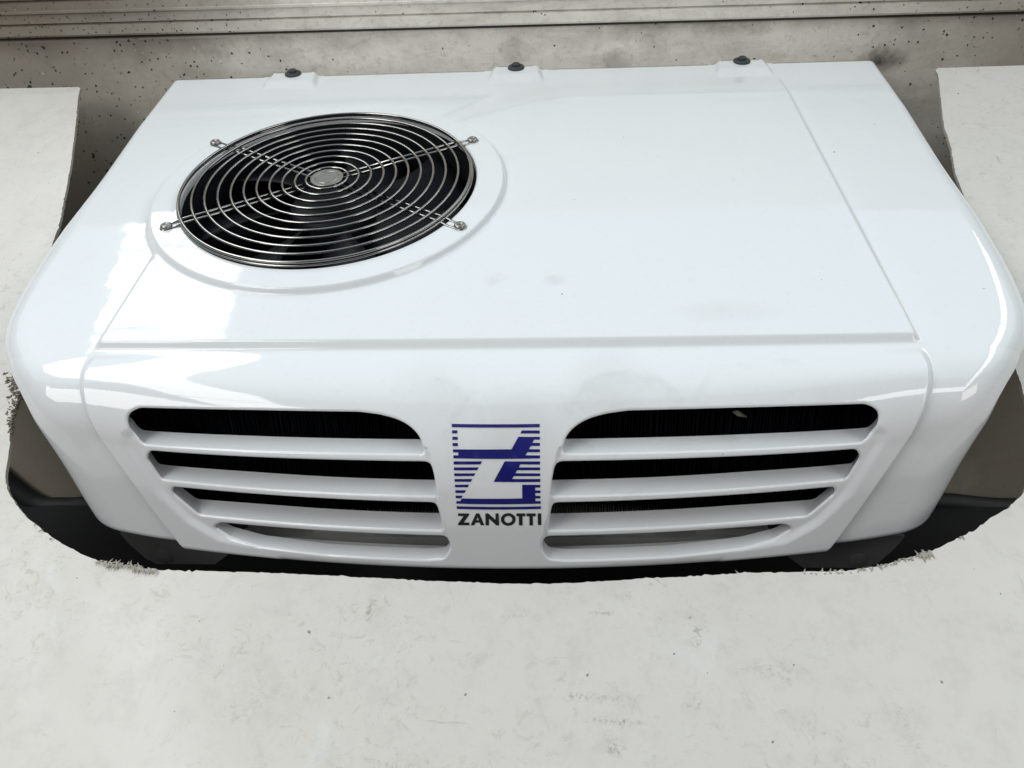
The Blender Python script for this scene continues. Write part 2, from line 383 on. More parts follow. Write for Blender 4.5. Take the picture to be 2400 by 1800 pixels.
def xz2Xv(P):
    out = []
    for x, z in P:
        v = float(np.interp(-z, -prof(np.full_like(_vv, abs(x)), _vv)[1], _vv)); out.append((x/float(kfun(v)), v))
    return np.array(out)
SLOTS = []
for i_, P in enumerate(SL):
    q = xz2Xv(resample(chaik(P, .0085 if i_ == 0 else .0060), .0026))
    SLOTS += [q, q[::-1]*np.array([-1, 1])]
rq = xz2Xv(resample(chaik(RECP, .0075), .004)); RECS = [rq, rq[::-1]*np.array([-1, 1])]

def segdist(p, poly3):
    """distance of points p (n,3) to a closed 3-D polyline"""
    a = poly3; b = np.roll(poly3, -1, 0); ab = b-a; L2 = (ab**2).sum(1)+1e-18
    out = np.empty(len(p))
    for i in range(0, len(p), 4000):
        q = p[i:i+4000]
        t = np.clip(((q[:, None]-a[None])*ab[None]).sum(2)/L2, 0, 1)
        out[i:i+4000] = np.sqrt((((q[:, None]-a[None])-t[..., None]*ab[None])**2).sum(2).min(1))
    return out
S3 = [base(P[:, 0], P[:, 1]) for P in SLOTS]; R3 = [base(P[:, 0], P[:, 1]) for P in RECS]
LIP = .0020
def vmax(U):
    e = np.clip((np.abs(U)-.40)/(XC-.40), 0, 1)
    return V3-.013*(1-np.sqrt(np.maximum(0, 1-e*e)))-.001*ss(np.abs(U), .372, .382)
def lipf(d, rr):
    d = np.clip(d, 0, rr); return rr-np.sqrt(np.maximum(0, rr*rr-(rr-d)**2))
def depth(X, v):
    """how far the grille recess, the slot lips and the rolled edges sink below the surface"""
    h = np.zeros_like(X)
    m = (v > .665) & (np.abs(X) < .40)
    if m.any():
        x, w = X[m], v[m]; p = base(x, w); P2 = np.stack([x, w], 1); hh = np.zeros(len(x))
        for poly, p3 in zip(RECS, R3):
            sel = (x > 0) == (poly[0, 0] > 0); 
            if not sel.any(): continue
            d = segdist(p[sel], p3); ins = inside(P2[sel], poly)
            wd = .009-.006*(1-ss(np.abs(x[sel]), .06, .12))
            hh[sel] += .0035*np.where(ins, 1, 1-ss(d, 0, wd))
        dm = np.full(len(x), 1.0)
        for poly, p3 in zip(SLOTS, S3):
            sel = ((x > 0) == (poly[0, 0] > 0)) & (np.abs(w-poly[:, 1].mean()) < .05)
            if sel.any(): dm[sel] = np.minimum(dm[sel], segdist(p[sel], p3))
        h[m] = hh+lipf(dm, LIP)
    h += lipf(np.abs(np.hypot(X-FANX, v-FANT)-HOLE_R), .0025)
    stretch = np.where(np.abs(X) < .25, 1, 1.5)
    h += lipf(np.maximum(vmax(X)-v, 0)*stretch, .0075)
    return h
def shell(X, v):
    e = 2e-4
    p = base(X, v)
    a = base(X+e, v)-base(X-e, v); b = base(X, v+e)-base(X, v-e)
    n = -np.cross(a, b); n /= np.linalg.norm(n, axis=1, keepdims=True)+1e-12
    return p+n*(heights(X, v)-depth(X, v))[:, None], n
def on_shell(X, v, off):
    X = np.asarray(X, float); v = np.asarray(v, float); p, _ = shell(X, v); e = 4e-4
    n = -np.cross(shell(X+e, v)[0]-shell(X-e, v)[0], shell(X, v+e)[0]-shell(X, v-e)[0]); n /= np.linalg.norm(n, axis=1, keepdims=True)
    return p+n*off

def lines(spec):
    out = []
    for a, b, s in spec: out += list(np.linspace(a, b, max(2, int(round((b-a)/s))+1)))
    return np.unique(np.round(out, 5))
def build_cover(parent):
    X_half = lines([(0, .366, .006), (.366, .384, .0011), (.3841, .386, .0009), (.386, XB, .006), (XB, XC, .0042), (XC, XD, .014)])
    Xs = np.unique(np.concatenate([-X_half, X_half]))
    vs = lines([(0, .09, .004), (.09, TG-.008, .010), (TG-.008, TG+.008, .001), (TG+.008, .835, .0035)])
    g = np.array(np.meshgrid(Xs, vs)).reshape(2, -1).T
    Xf = np.unique(np.concatenate([np.arange(.040, .345, .0022), -np.arange(.040, .345, .0022)]))
    g2 = np.array(np.meshgrid(Xf, np.arange(.684, .836, .0017))).reshape(2, -1).T
    fineb = lambda P: (np.abs(P[:, 0]) > .0395) & (np.abs(P[:, 0]) < .3455) & (P[:, 1] > .683) & (P[:, 1] < .8365)
    g = np.vstack([g[~fineb(g)], g2])
    # bolt pad edges
    for xb in XB1:
        gx = np.concatenate([np.arange(xb-.046, xb-.028, .0015), np.arange(xb+.028, xb+.046, .0015)])
        g = np.vstack([g, np.array(np.meshgrid(gx, np.arange(.001, .055, .003))).reshape(2, -1).T+1e-5])
        g = np.vstack([g, np.array(np.meshgrid(np.arange(xb-.028, xb+.028, .004), np.arange(.022, .055, .002))).reshape(2, -1).T+2e-5])
    rd = np.hypot(g[:, 0]-FANX, g[:, 1]-FANT)
    g = g[rd > .2150]
    g = g[vmax(g[:, 0])-g[:, 1] > .0085]
    NA = 200
    an = np.linspace(0, 2*np.pi, NA, endpoint=False)
    circ = lambda R_: np.stack([FANX+R_*np.cos(an), FANT+R_*np.sin(an)], 1)
    ringp = [circ(HOLE_R+q) for q in (.0002, .0007, .0014, .0025, .006, .014, .022)]+[circ(q) for q in (.2000, .2015, .2028, .2041, .2054, .2067, .2080, .2093, .2106, .2120, .2135)]
    # slots
    keep = np.ones(len(g), bool); offs = []
    for P in SLOTS:
        T = np.roll(P, -1, 0)-np.roll(P, 1, 0); T /= np.hypot(*T.T)[:, None]
        N = np.stack([T[:, 1], -T[:, 0]], 1)
        if inside((P+N*.0005), P).mean() > .5: N = -N
        for q in (.00012, .0005, .0011, .0020): offs.append(P+N*q)
        keep &= ~inside(g, P)
        m = (np.abs(g[:, 0]-P[:, 0].mean()) < .2) & keep
        d = segdist(np.column_stack([g[m], np.zeros(m.sum())]), np.column_stack([P, np.zeros(len(P))]))
        idx = np.where(m)[0]; keep[idx[d < .0026]] = False
    g = g[keep]
    O = np.vstack(offs); ok = np.ones(len(O), bool)
    for P in SLOTS:
        ok &= ~inside(O, P)
    O = O[ok]
    # lower and outer boundary
    ub = np.concatenate([np.linspace(0, .36, 61), np.linspace(.362, .39, 15), np.linspace(.395, XC, 44), np.linspace(XC+.02, XD, 4)])
    ub = np.unique(np.concatenate([-ub, ub])); low = [np.stack([ub, vmax(ub)-q], 1) for q in (.0003, .0013, .003, .0052, .0078)]
    bot = np.stack([ub, vmax(ub)], 1)
    top = np.stack([Xs, np.zeros(len(Xs))], 1)
    vl = vs[(vs > 0) & (vs < vmax(XD)-.004)]
    left = np.stack([np.full(len(vl), -XD), vl], 1); right = np.stack([np.full(len(vl), XD), vl], 1)
    outer = np.vstack([top, right, bot[::-1], left[::-1]])
    loops = [outer, circ(HOLE_R)]+SLOTS
    pts = []; edges = []; cnt = 0; lid = []
    for P in loops:
        n = len(P); pts.append(P); edges += [(cnt+i, cnt+(i+1) % n) for i in range(n)]; lid.append(np.arange(cnt, cnt+n)); cnt += n
    extra = np.vstack([g]+ringp+[O]+low)
    extra = extra[(np.abs(extra[:, 0]) < XD-.002) & (extra[:, 1] > 5e-4)]
    allp = np.vstack(pts+[extra])
    res = delaunay_2d_cdt([Vector((float(a), float(b))) for a, b in allp], edges, [], 0, 1e-7)
    V = np.array([tuple(q) for q in res[0]]); F = np.array([tuple(t) for t in res[2]])
    cen = V[F].mean(1); k = inside(cen, outer) & (np.hypot(cen[:, 0]-FANX, cen[:, 1]-FANT) > HOLE_R*.9995)
    for P in SLOTS: k &= ~inside(cen, P)
    F = F[k]
    P3, _ = shell(V[:, 0], V[:, 1])
    e = 2.5e-4
    a = shell(V[:, 0]+e, V[:, 1])[0]-shell(V[:, 0]-e, V[:, 1])[0]; b = shell(V[:, 0], V[:, 1]+e)[0]-shell(V[:, 0], V[:, 1]-e)[0]
    N = -np.cross(a, b); N /= np.linalg.norm(N, axis=1, keepdims=True)+1e-12
    # orient faces outward
    fn = np.cross(P3[F[:, 1]]-P3[F[:, 0]], P3[F[:, 2]]-P3[F[:, 0]])
    flip = (fn*N[F].mean(1)).sum(1) < 0; F[flip] = F[flip][:, ::-1]
    fn = np.cross(P3[F[:, 1]]-P3[F[:, 0]], P3[F[:, 2]]-P3[F[:, 0]])
    FN = np.zeros_like(P3)
    for i in range(3): np.add.at(FN, F[:, i], fn)
    FN /= np.linalg.norm(FN, axis=1, keepdims=True)+1e-12
    new_of = {}
    for i, orig in enumerate(res[3]):
        for o_ in orig: new_of[o_] = i
    nt = np.array([0, -math.sin(A), math.cos(A)])
    verts = [P3]; faces = [tuple(q) for q in F]; base_n = len(P3)
    bad = np.zeros(len(P3), bool)
    FL = []
    for li, idx in enumerate(lid):
        idx = np.array([new_of[i] for i in idx]); n = len(idx)
        if li == 0: dirs = None
        if li == 0:
            D = np.zeros((n, 3))
            vv = V[idx]
            isbot = vv[:, 1] > .75
            D[isbot] = (0, 1, 0.05); D[~isbot] = (0, .05, -1)
            side = (np.abs(vv[:, 0]) > XC+.001); D[side] = 0
            steps = (.006, .028)
        elif li == 1: D = np.tile(-nt, (n, 1)); steps = (.003, .006)
        else:
            px = P3[idx][:, 0]; D = np.tile((0, 1, .02), (n, 1)); D[:, 0] = .58*np.sign(px)*ss(np.abs(px), .20, .29)
            fl_ = .015 if P3[idx][:, 2].mean() < -.35 else .024
            steps = (.004, .010, fl_)
        cur = idx
        for st in steps:
            nv = P3[idx]+D*st; s0 = sum(len(q) for q in verts); verts.append(nv); nid = np.arange(s0, s0+n)
            for i in range(n):
                j = (i+1) % n
                if np.abs(D[i]).sum() == 0 or np.abs(D[j]).sum() == 0: continue
                FL.append((cur[i], cur[j], nid[j], nid[i]))
            cur = nid
        bad[idx] = True
    allv = np.vstack(verts)
    # near lips use the faces' own normals
    dmin = depth(V[:, 0], V[:, 1])
    d_s = np.full(len(V), 1.0)
    NN = np.vstack([N, np.zeros((len(allv)-len(N), 3))])
    # flange normals
    FLa = np.array(FL); q = allv
    fq = np.cross(q[FLa[:, 1]]-q[FLa[:, 0]], q[FLa[:, 3]]-q[FLa[:, 0]])
    # consistent winding with the shell: boundary edge must run opposite to the shell face's edge
    es = set()
    for t in F:
        es.add((t[0], t[1])); es.add((t[1], t[2])); es.add((t[2], t[0]))
    out = []; fl = {}
    # decide per loop
    ofs = 0
    first = {}
    lo = np.concatenate([[new_of[i] for i in l] for l in lid]); loop_of = {}
    for li, l in enumerate(lid):
        for i in l: loop_of[new_of[i]] = li
    dec = {}
    for qd in FL:
        if qd[0] < base_n and qd[1] < base_n:
            li = loop_of[qd[0]]
            if li not in dec: dec[li] = ((qd[0], qd[1]) in es)
    parent_loop = dict(loop_of)
    for qd in FL:
        li = parent_loop[qd[0]]; parent_loop[qd[3]] = li; parent_loop[qd[2]] = li
        out.append(qd[::-1] if dec[li] else qd)
    out = np.array(out)
    fq = np.cross(q[out[:, 1]]-q[out[:, 0]], q[out[:, 3]]-q[out[:, 0]])
    fqn = fq/(np.linalg.norm(fq, axis=1, keepdims=True)+1e-15)
    acc = np.zeros_like(NN)
    for i in range(4): np.add.at(acc, out[:, i], fqn)
    acc /= np.linalg.norm(acc, axis=1, keepdims=True)+1e-12
    NN[base_n:] = acc[base_n:]
    bi = np.where(bad)[0]; good = np.linalg.norm(acc[bi], axis=1) > .5; NN[bi[good]] = acc[bi[good]]
    allf = faces+[tuple(t) for t in out]
    cf = np.array([allv[list(t)].mean(0) for t in allf]); grp = np.zeros(len(allf), int); ax = np.abs(cf[:, 0])
    mids = (-.256, -.290, -.3265, -.358); ext = ((.064, .310), (.056, .300), (.052, .262))
    for i in range(3):      # the six slats between the slots
        m = (cf[:, 1] < -.54) & (cf[:, 2] < mids[i]) & (cf[:, 2] > mids[i+1]) & (ax > ext[i][0]) & (ax < ext[i][1])
        grp[m & (cf[:, 0] < 0)] = 2*i+1; grp[m & (cf[:, 0] > 0)] = 2*i+2
    cov = None
    for gi in range(7):
        fs = [allf[k] for k in np.where(grp == gi)[0]]
        ids = np.unique(np.concatenate([np.array(t) for t in fs])); rm = {int(a): k for k, a in enumerate(ids)}
        o = mesh_obj('cover' if gi == 0 else 'slat', allv[ids], [tuple(rm[int(q)] for q in t) for t in fs], M_gel, parent if gi == 0 else cov, True, NN[ids])
        cov = cov or o
    return cov

unit = bpy.data.objects.new('refrigeration_unit', None); C.objects.link(unit)
tag(unit, 'glossy white truck refrigeration unit with round fan grille and slotted front', 'refrigeration unit')
cover = build_cover(unit)

# ---------------------------------------------------------------- printed emblem and lettering (thin film on the front)
EMBLEM=[[(-0.0351, 0.6999), (0.0404, 0.7003), (0.0404, 0.7029), (-0.0347, 0.7025)], [(-0.0347, 0.7049), (-0.0302, 0.7049), (-0.0302, 0.7073), (-0.0346, 0.7074)], [(0.0252, 0.7051), (0.0404, 0.7054), (0.0405, 0.7078), (0.024, 0.7074)], [(-0.0345, 0.71), (-0.0299, 0.71), (-0.0299, 0.7123), (-0.0344, 0.7124)], [(-0.0344, 0.7149), (-0.0299, 0.7148), (-0.0299, 0.7172), (-0.0344, 0.7173)], [(0.0223, 0.71), (0.0406, 0.7104), (0.0407, 0.7126), (0.0357, 0.7125), (0.0342, 0.7149), (0.0407, 0.7151), (0.0407, 0.7175), (0.0329, 0.7173), (0.0313, 0.7198), (0.0408, 0.7201), (0.0408, 0.7224), (0.03, 0.7221), (0.0284, 0.7245), (0.0409, 0.7249), (0.0409, 0.7272), (-0.0339, 0.7269), (-0.0339, 0.7245), (-0.0296, 0.7245), (-0.0295, 0.7221), (-0.0341, 0.7222), (-0.0341, 0.7198), (0.0165, 0.7196)], [(-0.0338, 0.7293), (-0.0092, 0.7289), (-0.0106, 0.7314), (-0.0339, 0.7318)], [(-0.0338, 0.7341), (-0.0121, 0.7337), (-0.0136, 0.7361), (-0.0339, 0.7365)], [(-0.0338, 0.7389), (-0.0151, 0.7386), (-0.0167, 0.7408), (-0.0338, 0.7412)], [(-0.0337, 0.7436), (-0.0181, 0.7432), (-0.0196, 0.7456), (-0.0338, 0.7459)], [(-0.0338, 0.7484), (-0.0212, 0.748), (-0.0226, 0.7503), (-0.0338, 0.7506)], [(-0.0338, 0.7532), (-0.0242, 0.7529), (-0.0258, 0.7553), (-0.0339, 0.7555)], [(-0.0339, 0.7579), (-0.0275, 0.7577), (-0.0291, 0.7601), (-0.0339, 0.7603)], [(0.0106, 0.729), (0.041, 0.7296), (0.041, 0.7321), (0.0239, 0.7316), (0.0226, 0.7339), (0.0411, 0.7344), (0.0411, 0.7367), (0.0211, 0.7362), (0.0197, 0.7386), (0.0412, 0.7392), (0.0413, 0.7414), (0.0183, 0.7409), (0.0167, 0.7432), (0.0414, 0.7438), (0.0415, 0.7463), (0.0006, 0.7455)], [(0.0257, 0.7482), (0.0416, 0.7487), (0.0416, 0.751), (0.0371, 0.7509), (0.0372, 0.7534), (0.0418, 0.7535), (0.0419, 0.7558), (0.0373, 0.7556), (0.0374, 0.7581), (0.042, 0.7583), (0.0421, 0.7606), (0.0375, 0.7605), (0.0376, 0.7628), (0.0424, 0.763), (0.0425, 0.7654), (-0.0339, 0.7652), (-0.0337, 0.7628), (-0.0301, 0.7627), (-0.0286, 0.7603), (0.0259, 0.7601)], [(-0.034, 0.7676), (0.0428, 0.7678), (0.0429, 0.7705), (-0.034, 0.7703)]]
LETTERS=[[[(-0.0334, 0.7749), (-0.0233, 0.7747), (-0.0234, 0.7763), (-0.0293, 0.7845), (-0.024, 0.7844), (-0.0243, 0.7873), (-0.035, 0.7876), (-0.0347, 0.7857), (-0.0286, 0.7777), (-0.0338, 0.7778)]], [[(-0.0167, 0.7745), (-0.0138, 0.7745), (-0.0099, 0.787), (-0.0133, 0.7871), (-0.014, 0.7843), (-0.0182, 0.7844), (-0.0195, 0.7872), (-0.0228, 0.7872)], [(-0.0156, 0.7782), (-0.0147, 0.7817), (-0.0171, 0.7817)]], [[(-0.0081, 0.7744), (-0.0055, 0.7744), (0.0011, 0.7813), (0.0013, 0.7743), (0.0042, 0.7744), (0.0043, 0.7871), (0.0016, 0.7871), (-0.0051, 0.7797), (-0.0055, 0.7871), (-0.0086, 0.7872)]], [[(0.0199, 0.7809), (0.0197, 0.7826), (0.019, 0.7842), (0.0179, 0.7856), (0.0165, 0.7867), (0.0148, 0.7873), (0.0129, 0.7876), (0.0111, 0.7873), (0.0094, 0.7866), (0.008, 0.7855), (0.0069, 0.7841), (0.0062, 0.7825), (0.0061, 0.7807), (0.0063, 0.779), (0.0071, 0.7774), (0.0082, 0.776), (0.0096, 0.7749), (0.0113, 0.7743), (0.0131, 0.7741), (0.0148, 0.7743), (0.0165, 0.775), (0.0179, 0.7761), (0.019, 0.7775), (0.0197, 0.7791)], [(0.0168, 0.7808), (0.0167, 0.7818), (0.0163, 0.7827), (0.0157, 0.7834), (0.0149, 0.784), (0.014, 0.7844), (0.013, 0.7845), (0.012, 0.7844), (0.011, 0.784), (0.0103, 0.7834), (0.0097, 0.7826), (0.0093, 0.7817), (0.0092, 0.7807), (0.0093, 0.7798), (0.0097, 0.7789), (0.0103, 0.7781), (0.0111, 0.7776), (0.0121, 0.7772), (0.013, 0.7771), (0.014, 0.7772), (0.0149, 0.7776), (0.0157, 0.7782), (0.0163, 0.779), (0.0167, 0.7799)]], [[(0.0206, 0.7745), (0.0289, 0.7747), (0.0289, 0.7777), (0.0262, 0.7776), (0.0266, 0.7873), (0.0232, 0.7873), (0.0229, 0.7776), (0.0206, 0.7775)]], [[(0.03, 0.7747), (0.0384, 0.775), (0.0385, 0.778), (0.0358, 0.7779), (0.0365, 0.7876), (0.0332, 0.7875), (0.0327, 0.7778), (0.03, 0.7777)]], [[(0.0403, 0.775), (0.0434, 0.7751), (0.0444, 0.7874), (0.0412, 0.7873)]]]
FHOLE=[(-0.6512, -0.0011), (-0.6449, 0.0037), (-0.6362, 0.0336), (-0.6155, 0.097), (-0.6004, 0.1464), (-0.5867, 0.1931), (-0.5755, 0.2373), (-0.5649, 0.2792), (-0.5573, 0.3112), (-0.5553, 0.3274), (-0.547, 0.3785), (-0.5398, 0.4336), (-0.5268, 0.4848), (-0.5154, 0.521), (-0.5141, 0.5371), (-0.4994, 0.5619), (-0.4964, 0.5755), (-0.4933, 0.5972), (-0.4869, 0.6162), (-0.4806, 0.6307), (-0.4764, 0.6443), (-0.4719, 0.6605), (-0.465, 0.6754), (-0.4559, 0.6867), (-0.4441, 0.6978), (-0.4288, 0.71), (-0.4141, 0.7185), (-0.3973, 0.7293), (-0.3851, 0.7355), (-0.3617, 0.7456), (-0.3424, 0.7519), (-0.3199, 0.7537), (-0.302, 0.7572), (-0.2898, 0.7583), (-0.2587, 0.7585), (-0.1974, 0.76), (-0.13, 0.7631), (-0.0501, 0.7671), (0.0023, 0.769), (0.0346, 0.7695), (0.0667, 0.7685), (0.1311, 0.764), (0.1584, 0.7627), (0.2099, 0.7586), (0.2769, 0.7567), (0.2987, 0.7554), (0.3233, 0.7511), (0.3494, 0.7434), (0.3689, 0.7372), (0.3924, 0.7266), (0.4104, 0.7178), (0.4267, 0.7069), (0.443, 0.6979), (0.4554, 0.6884), (0.4631, 0.6821), (0.472, 0.6697), (0.4829, 0.6499), (0.495, 0.6131), (0.5003, 0.5815), (0.5037, 0.5612), (0.5052, 0.5412), (0.516, 0.4989), (0.5269, 0.4457), (0.5333, 0.3879), (0.5406, 0.2584), (0.5427, 0.2407), (0.5521, 0.1956), (0.5552, 0.1737), (0.5564, 0.154), (0.5644, 0.117), (0.5742, 0.0755), (0.5844, 0.0319), (0.5845, 0.0202), (0.59, 0.0152)]
def decal(name, polys_list, mat):
    VV = []; FF = []
    for polys in polys_list:
        pts = []; ed = []
        for P in polys:
            D = []
            for i in range(len(P)):
                a, b = np.array(P[i]), np.array(P[(i+1) % len(P)]); n = max(1, int(np.hypot(*(b-a))/.004))
                D += [a+(b-a)*t/n for t in range(n)]
            s = len(pts); pts += D; ed += [(s+i, s+(i+1) % len(D)) for i in range(len(D))]
        res = delaunay_2d_cdt([Vector((float(a), float(b))) for a, b in pts], ed, [], 0, 1e-8)
        V = np.array([tuple(q) for q in res[0]]); F = np.array([tuple(t) for t in res[2]]); c = V[F].mean(1)
        k = inside(c, np.array(polys[0]))
        for h in polys[1:]: k &= ~inside(c, np.array(h))
        F = F[k]; P3 = on_shell(V[:, 0], V[:, 1], .0005)
        fn = np.cross(P3[F[:, 1]]-P3[F[:, 0]], P3[F[:, 2]]-P3[F[:, 0]]); fl = fn[:, 1] > 0; F[fl] = F[fl][:, ::-1]
        s = len(VV); VV += list(P3); FF += [tuple(t+s) for t in F]
    return mesh_obj(name, VV, FF, mat, unit, True)
decal('emblem', [[P] for P in EMBLEM], M_blue)
for L_ in LETTERS: decal('letter', [L_], M_ink)

# ---------------------------------------------------------------- fan: frame matrix in the plane of the fan ring
ax_x = Vector((1, 0, 0)); ax_n = Vector((0, -math.sin(A), math.cos(A))); ax_y = ax_n.cross(ax_x)
fc = Vector((FANX, -FANT*math.cos(A), -FANT*math.sin(A)))+ax_n*HI
MF = Matrix(((ax_x.x, ax_y.x, ax_n.x, fc.x), (ax_x.y, ax_y.y, ax_n.y, fc.y), (ax_x.z, ax_y.z, ax_n.z, fc.z), (0, 0, 0, 1)))
MG = MF @ Matrix.Translation((-.0026, -.0002, -.003))
def ring_pts(R_, h, n=120): return [(R_*math.cos(2*math.pi*k/n), R_*math.sin(2*math.pi*k/n), h) for k in range(n)]
b = MB(); b.lathe([(.0192, .0050), (.0192, .0082), (.0186, .0087), (.0146, .0087), (.0140, .0081), (.0132, .0081), (.0126, .0087), (.0, .0087)], 40, MG)
b.lathe([(.0192, .0050), (.0, .0050)], 40, MG)
grille = b.build('fan_grille', M_cap, unit, False)
for R_ in (.1678, .1533, .1388, .1242, .1097, .0951, .0806, .0660, .0515, .0370, .0243):
    b = MB(); b.tube(ring_pts(R_, .0075), .0016 if R_ < .16 else .0018, 8, True, MG); b.build('grille_ring', M_chrome, grille)
b = MB(); b.tube(ring_pts(.1695, .0042), .0014, 8, True, MG); b.build('grille_ring', M_chrome, grille)
SCR = [(.1635, .0930), (-.1660, .1020), (-.1600, -.0910), (.1635, -.1005)]
for sx, sy in SCR:
    d = Vector((sx, sy, 0)); R_ = d.length; d.normalize(); e = Vector((-d.y, d.x, 0)); w = .0048
    pts = [d*.019+e*w+Vector((0, 0, .0046)), d*.168+e*w+Vector((0, 0, .0044)), d*.178+e*w+Vector((0, 0, .0022))]
    for k in range(9):
        a = math.pi/2-math.pi*k/8
        pts.append(d*(R_+.001)+d*(w+.0008)*math.cos(a)+e*w*math.sin(a)+Vector((0, 0, .0019)))
    pts += [d*.178-e*w+Vector((0, 0, .0022)), d*.168-e*w+Vector((0, 0, .0044)), d*.019-e*w+Vector((0, 0, .0046))]
    b = MB(); b.tube(pts, .0016, 8, False, MG); b.build('grille_leg', M_chrome, grille)
    Ms = MG @ Matrix.Translation(Vector((sx, sy, 0)))
    b = MB(); b.lathe([(.0030, 0), (.0030, .0030), (.0062, .0031), (.0066, .0042), (.0060, .0058), (.0045, .0068), (.0030, .0070), (.0024, .0062), (0, .0062)], 20, Ms)
    b.build('mounting_screw', M_cap, grille)
# shroud, hub, blades
b = MB(); b.lathe([(.1760, -.0065), (.1738, -.011), (.1738, -.085), (.182, -.095)], 72, MF); b.lathe([(.21, -.098), (0, -.098)], 40, MF)
b.build('fan_shroud', M_black, unit)
b = MB(); b.lathe([(.055, -.075), (.055, -.034), (.050, -.028), (.030, -.026), (.0, -.026)], 40, MF)
fan = b.build('fan', M_fan, unit)
for k in range(7):
    v = []; fcs = []; a0 = 2*math.pi*k/7+.35
    for i in range(9):
        R_ = .052+(.166-.052)*i/8
        sw = .25*((i/8)**1.5)
        for j in range(6):
            q = j/5-.5; an = a0+sw+q*.62; hh = -.048+q*(.034-.010*i/8)+.004*math.cos(q*3)
            v.append(MF @ Vector((R_*math.cos(an), R_*math.sin(an), hh)))
    n = len(v); v += [p-ax_n*.0022 for p in v]
    for i in range(8):
        for j in range(5):
            a = i*6+j; fcs += [(a, a+1, a+7, a+6), (a+n, a+6+n, a+7+n, a+1+n)]
    for j in range(5): fcs += [(48+j, 48+j+1, 48+j+1+n, 48+j+n)]
    for i in range(8): fcs += [(i*6, i*6+6, i*6+6+n, i*6+n), (i*6+5, i*6+5+n, i*6+11+n, i*6+11)]
    mesh_obj('blade', v, fcs, M_fan, fan)

# ---------------------------------------------------------------- bolts with rubber washers along the back edge
for xb in XB1:
    p = Vector(on_shell([xb], [.0075], 0)[0]); n = ax_n
    Mb = Matrix.Translation(p) @ MF.to_3x3().to_4x4()
    b = MB(); b.lathe([(.0115, -.001), (.0122, .0006), (.0118, .0024), (.0085, .0034), (.0075, .0036), (0, .0036)], 24, Mb)
    bw = b.build('mounting_bolt', M_rubber, unit)
    b = MB(); b.lathe([(.0062, .003), (.0062, .0062), (.0055, .0070), (0, .0070)], 6, Mb); b.build('bolt_head', M_rubber, bw, False)

# ---------------------------------------------------------------- condenser coil behind the slots, base pan, base flanges
b = MB(); b.box((-.372, -.566, -.385), (.372, -.500, -.228)); coil = b.build('condenser_coil', M_coil, unit, False)
b = MB()
for k in range(260):
    x = -.352+.704*k/259+rng.normal()*.0003; t_ = rng.normal()*.0008
    b.add([(x, -.585, -.384), (x+.0005, -.585, -.384), (x+t_+.0005, -.585, -.226), (x+t_, -.585, -.226), (x, -.560, -.384), (x+.0005, -.560, -.384), (x+t_+.0005, -.560, -.226), (x+t_, -.560, -.226)],
          [(0,1,2,3), (1,5,6,2), (0,3,7,4)])
tag(b.build('cooling_fins', M_coil, coil, False), kind='stuff')
b = MB(); b.box((-.262, -.5985, -.412), (.262, -.06, -.396)); b.box((-.262, -.612, -.410), (.262, -.599, -.394))
pan = b.build('base_pan', M_pan, unit, False)
for x0, x1 in ((-.19, -.11), (-.09, -.065), (.06, .15), (.19, .26)):
    b = MB(); b.box((x0, -.606, -.3955), (x1, -.588, -.3885)); b.build('pan_bracket', M_pan, pan, False)
for s in (-1, 1):
    v = []
    out = [(.270, -.398), (.392, -.398), (.385, -.412), (.372, -.430), (.362, -.4365), (.300, -.4365), (.284, -.424)]
    for y in (-.603, -.599):
        v += [(s*x, y, z) for x, z in out]
    n = len(out); fs = [tuple(range(n)), tuple(range(2*n-1, n-1, -1))]+[(i, i+n, (i+1) % n+n, (i+1) % n) for i in range(n)]
    fl = mesh_obj('base_flange', v, fs, M_base, unit, False)
    Mb = Matrix.Translation((s*.352, -.603, -.4265)) @ Matrix.Rotation(math.pi/2, 4, 'X')
    b = MB(); b.lathe([(.0085, -.001), (.0085, .0008), (.0078, .0014), (.0, .0010)], 24, Mb); b.build('plug', M_base, fl)
b = MB(); b.box((-.30, -.605, -.418), (.30, -.597, -.398)); b.build('base_rail', M_dark, unit, False)

v = [(0.2167, -0.591, -0.2677), (0.2211, -0.593, -0.2651), (0.2302, -0.595, -0.2709), (0.2289, -0.591, -0.2731), (0.2217, -0.593, -0.2709)]
v += [(x, y+.0012, z) for x, y, z in v]
scrap = mesh_obj('dry_leaf', v, [(0,1,2,3,4), (9,8,7,6,5)]+[(k, k+5, (k+1) % 5+5, (k+1) % 5) for k in range(5)], M_leaf, None, False)
tag(scrap, 'small dry leaf scrap caught behind the top right slot', 'leaf')

# ---------------------------------------------------------------- wall of the truck body with its ribbed rail
b = MB(); b.box((-1.6, .012, -.775), (1.6, .055, .36))
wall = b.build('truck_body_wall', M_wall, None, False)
tag(wall, 'grimy cream front wall of the truck body behind the white unit', 'wall')
rail_prof = [(.011, .0600), (-.013, .0605), (-.0145, .0625), (-.0145, .0755), (-.0110, .0762), (-.0110, .0782), (-.0145, .0788), (-.0145, .0905), (-.0175, .0918), (-.0175, .0945), (-.0145, .0958), (-.0145, .1070), (-.0110, .1077), (-.0110, .1097), (-.0145, .1104),
        (-.0145, .1240), (-.011, .1247), (-.011, .1267), (-.0145, .1274), (-.0145, .165), (.011, .166)]
v = []
for x in (-1.58, 1.58):
    dz = -.0042*x*1.0+.0005
    v += [(x, (y+.0165 if y < .01 else y), z+dz) for y, z in rail_prof]
n = len(rail_prof); fs = [(i, i+n, i+1+n, i+1) for i in range(n-1)]+[tuple(range(n)), tuple(range(2*n-1, n-1, -1))]
rail = mesh_obj('ribbed_rail', v, fs, M_wall, wall, False)
v = []
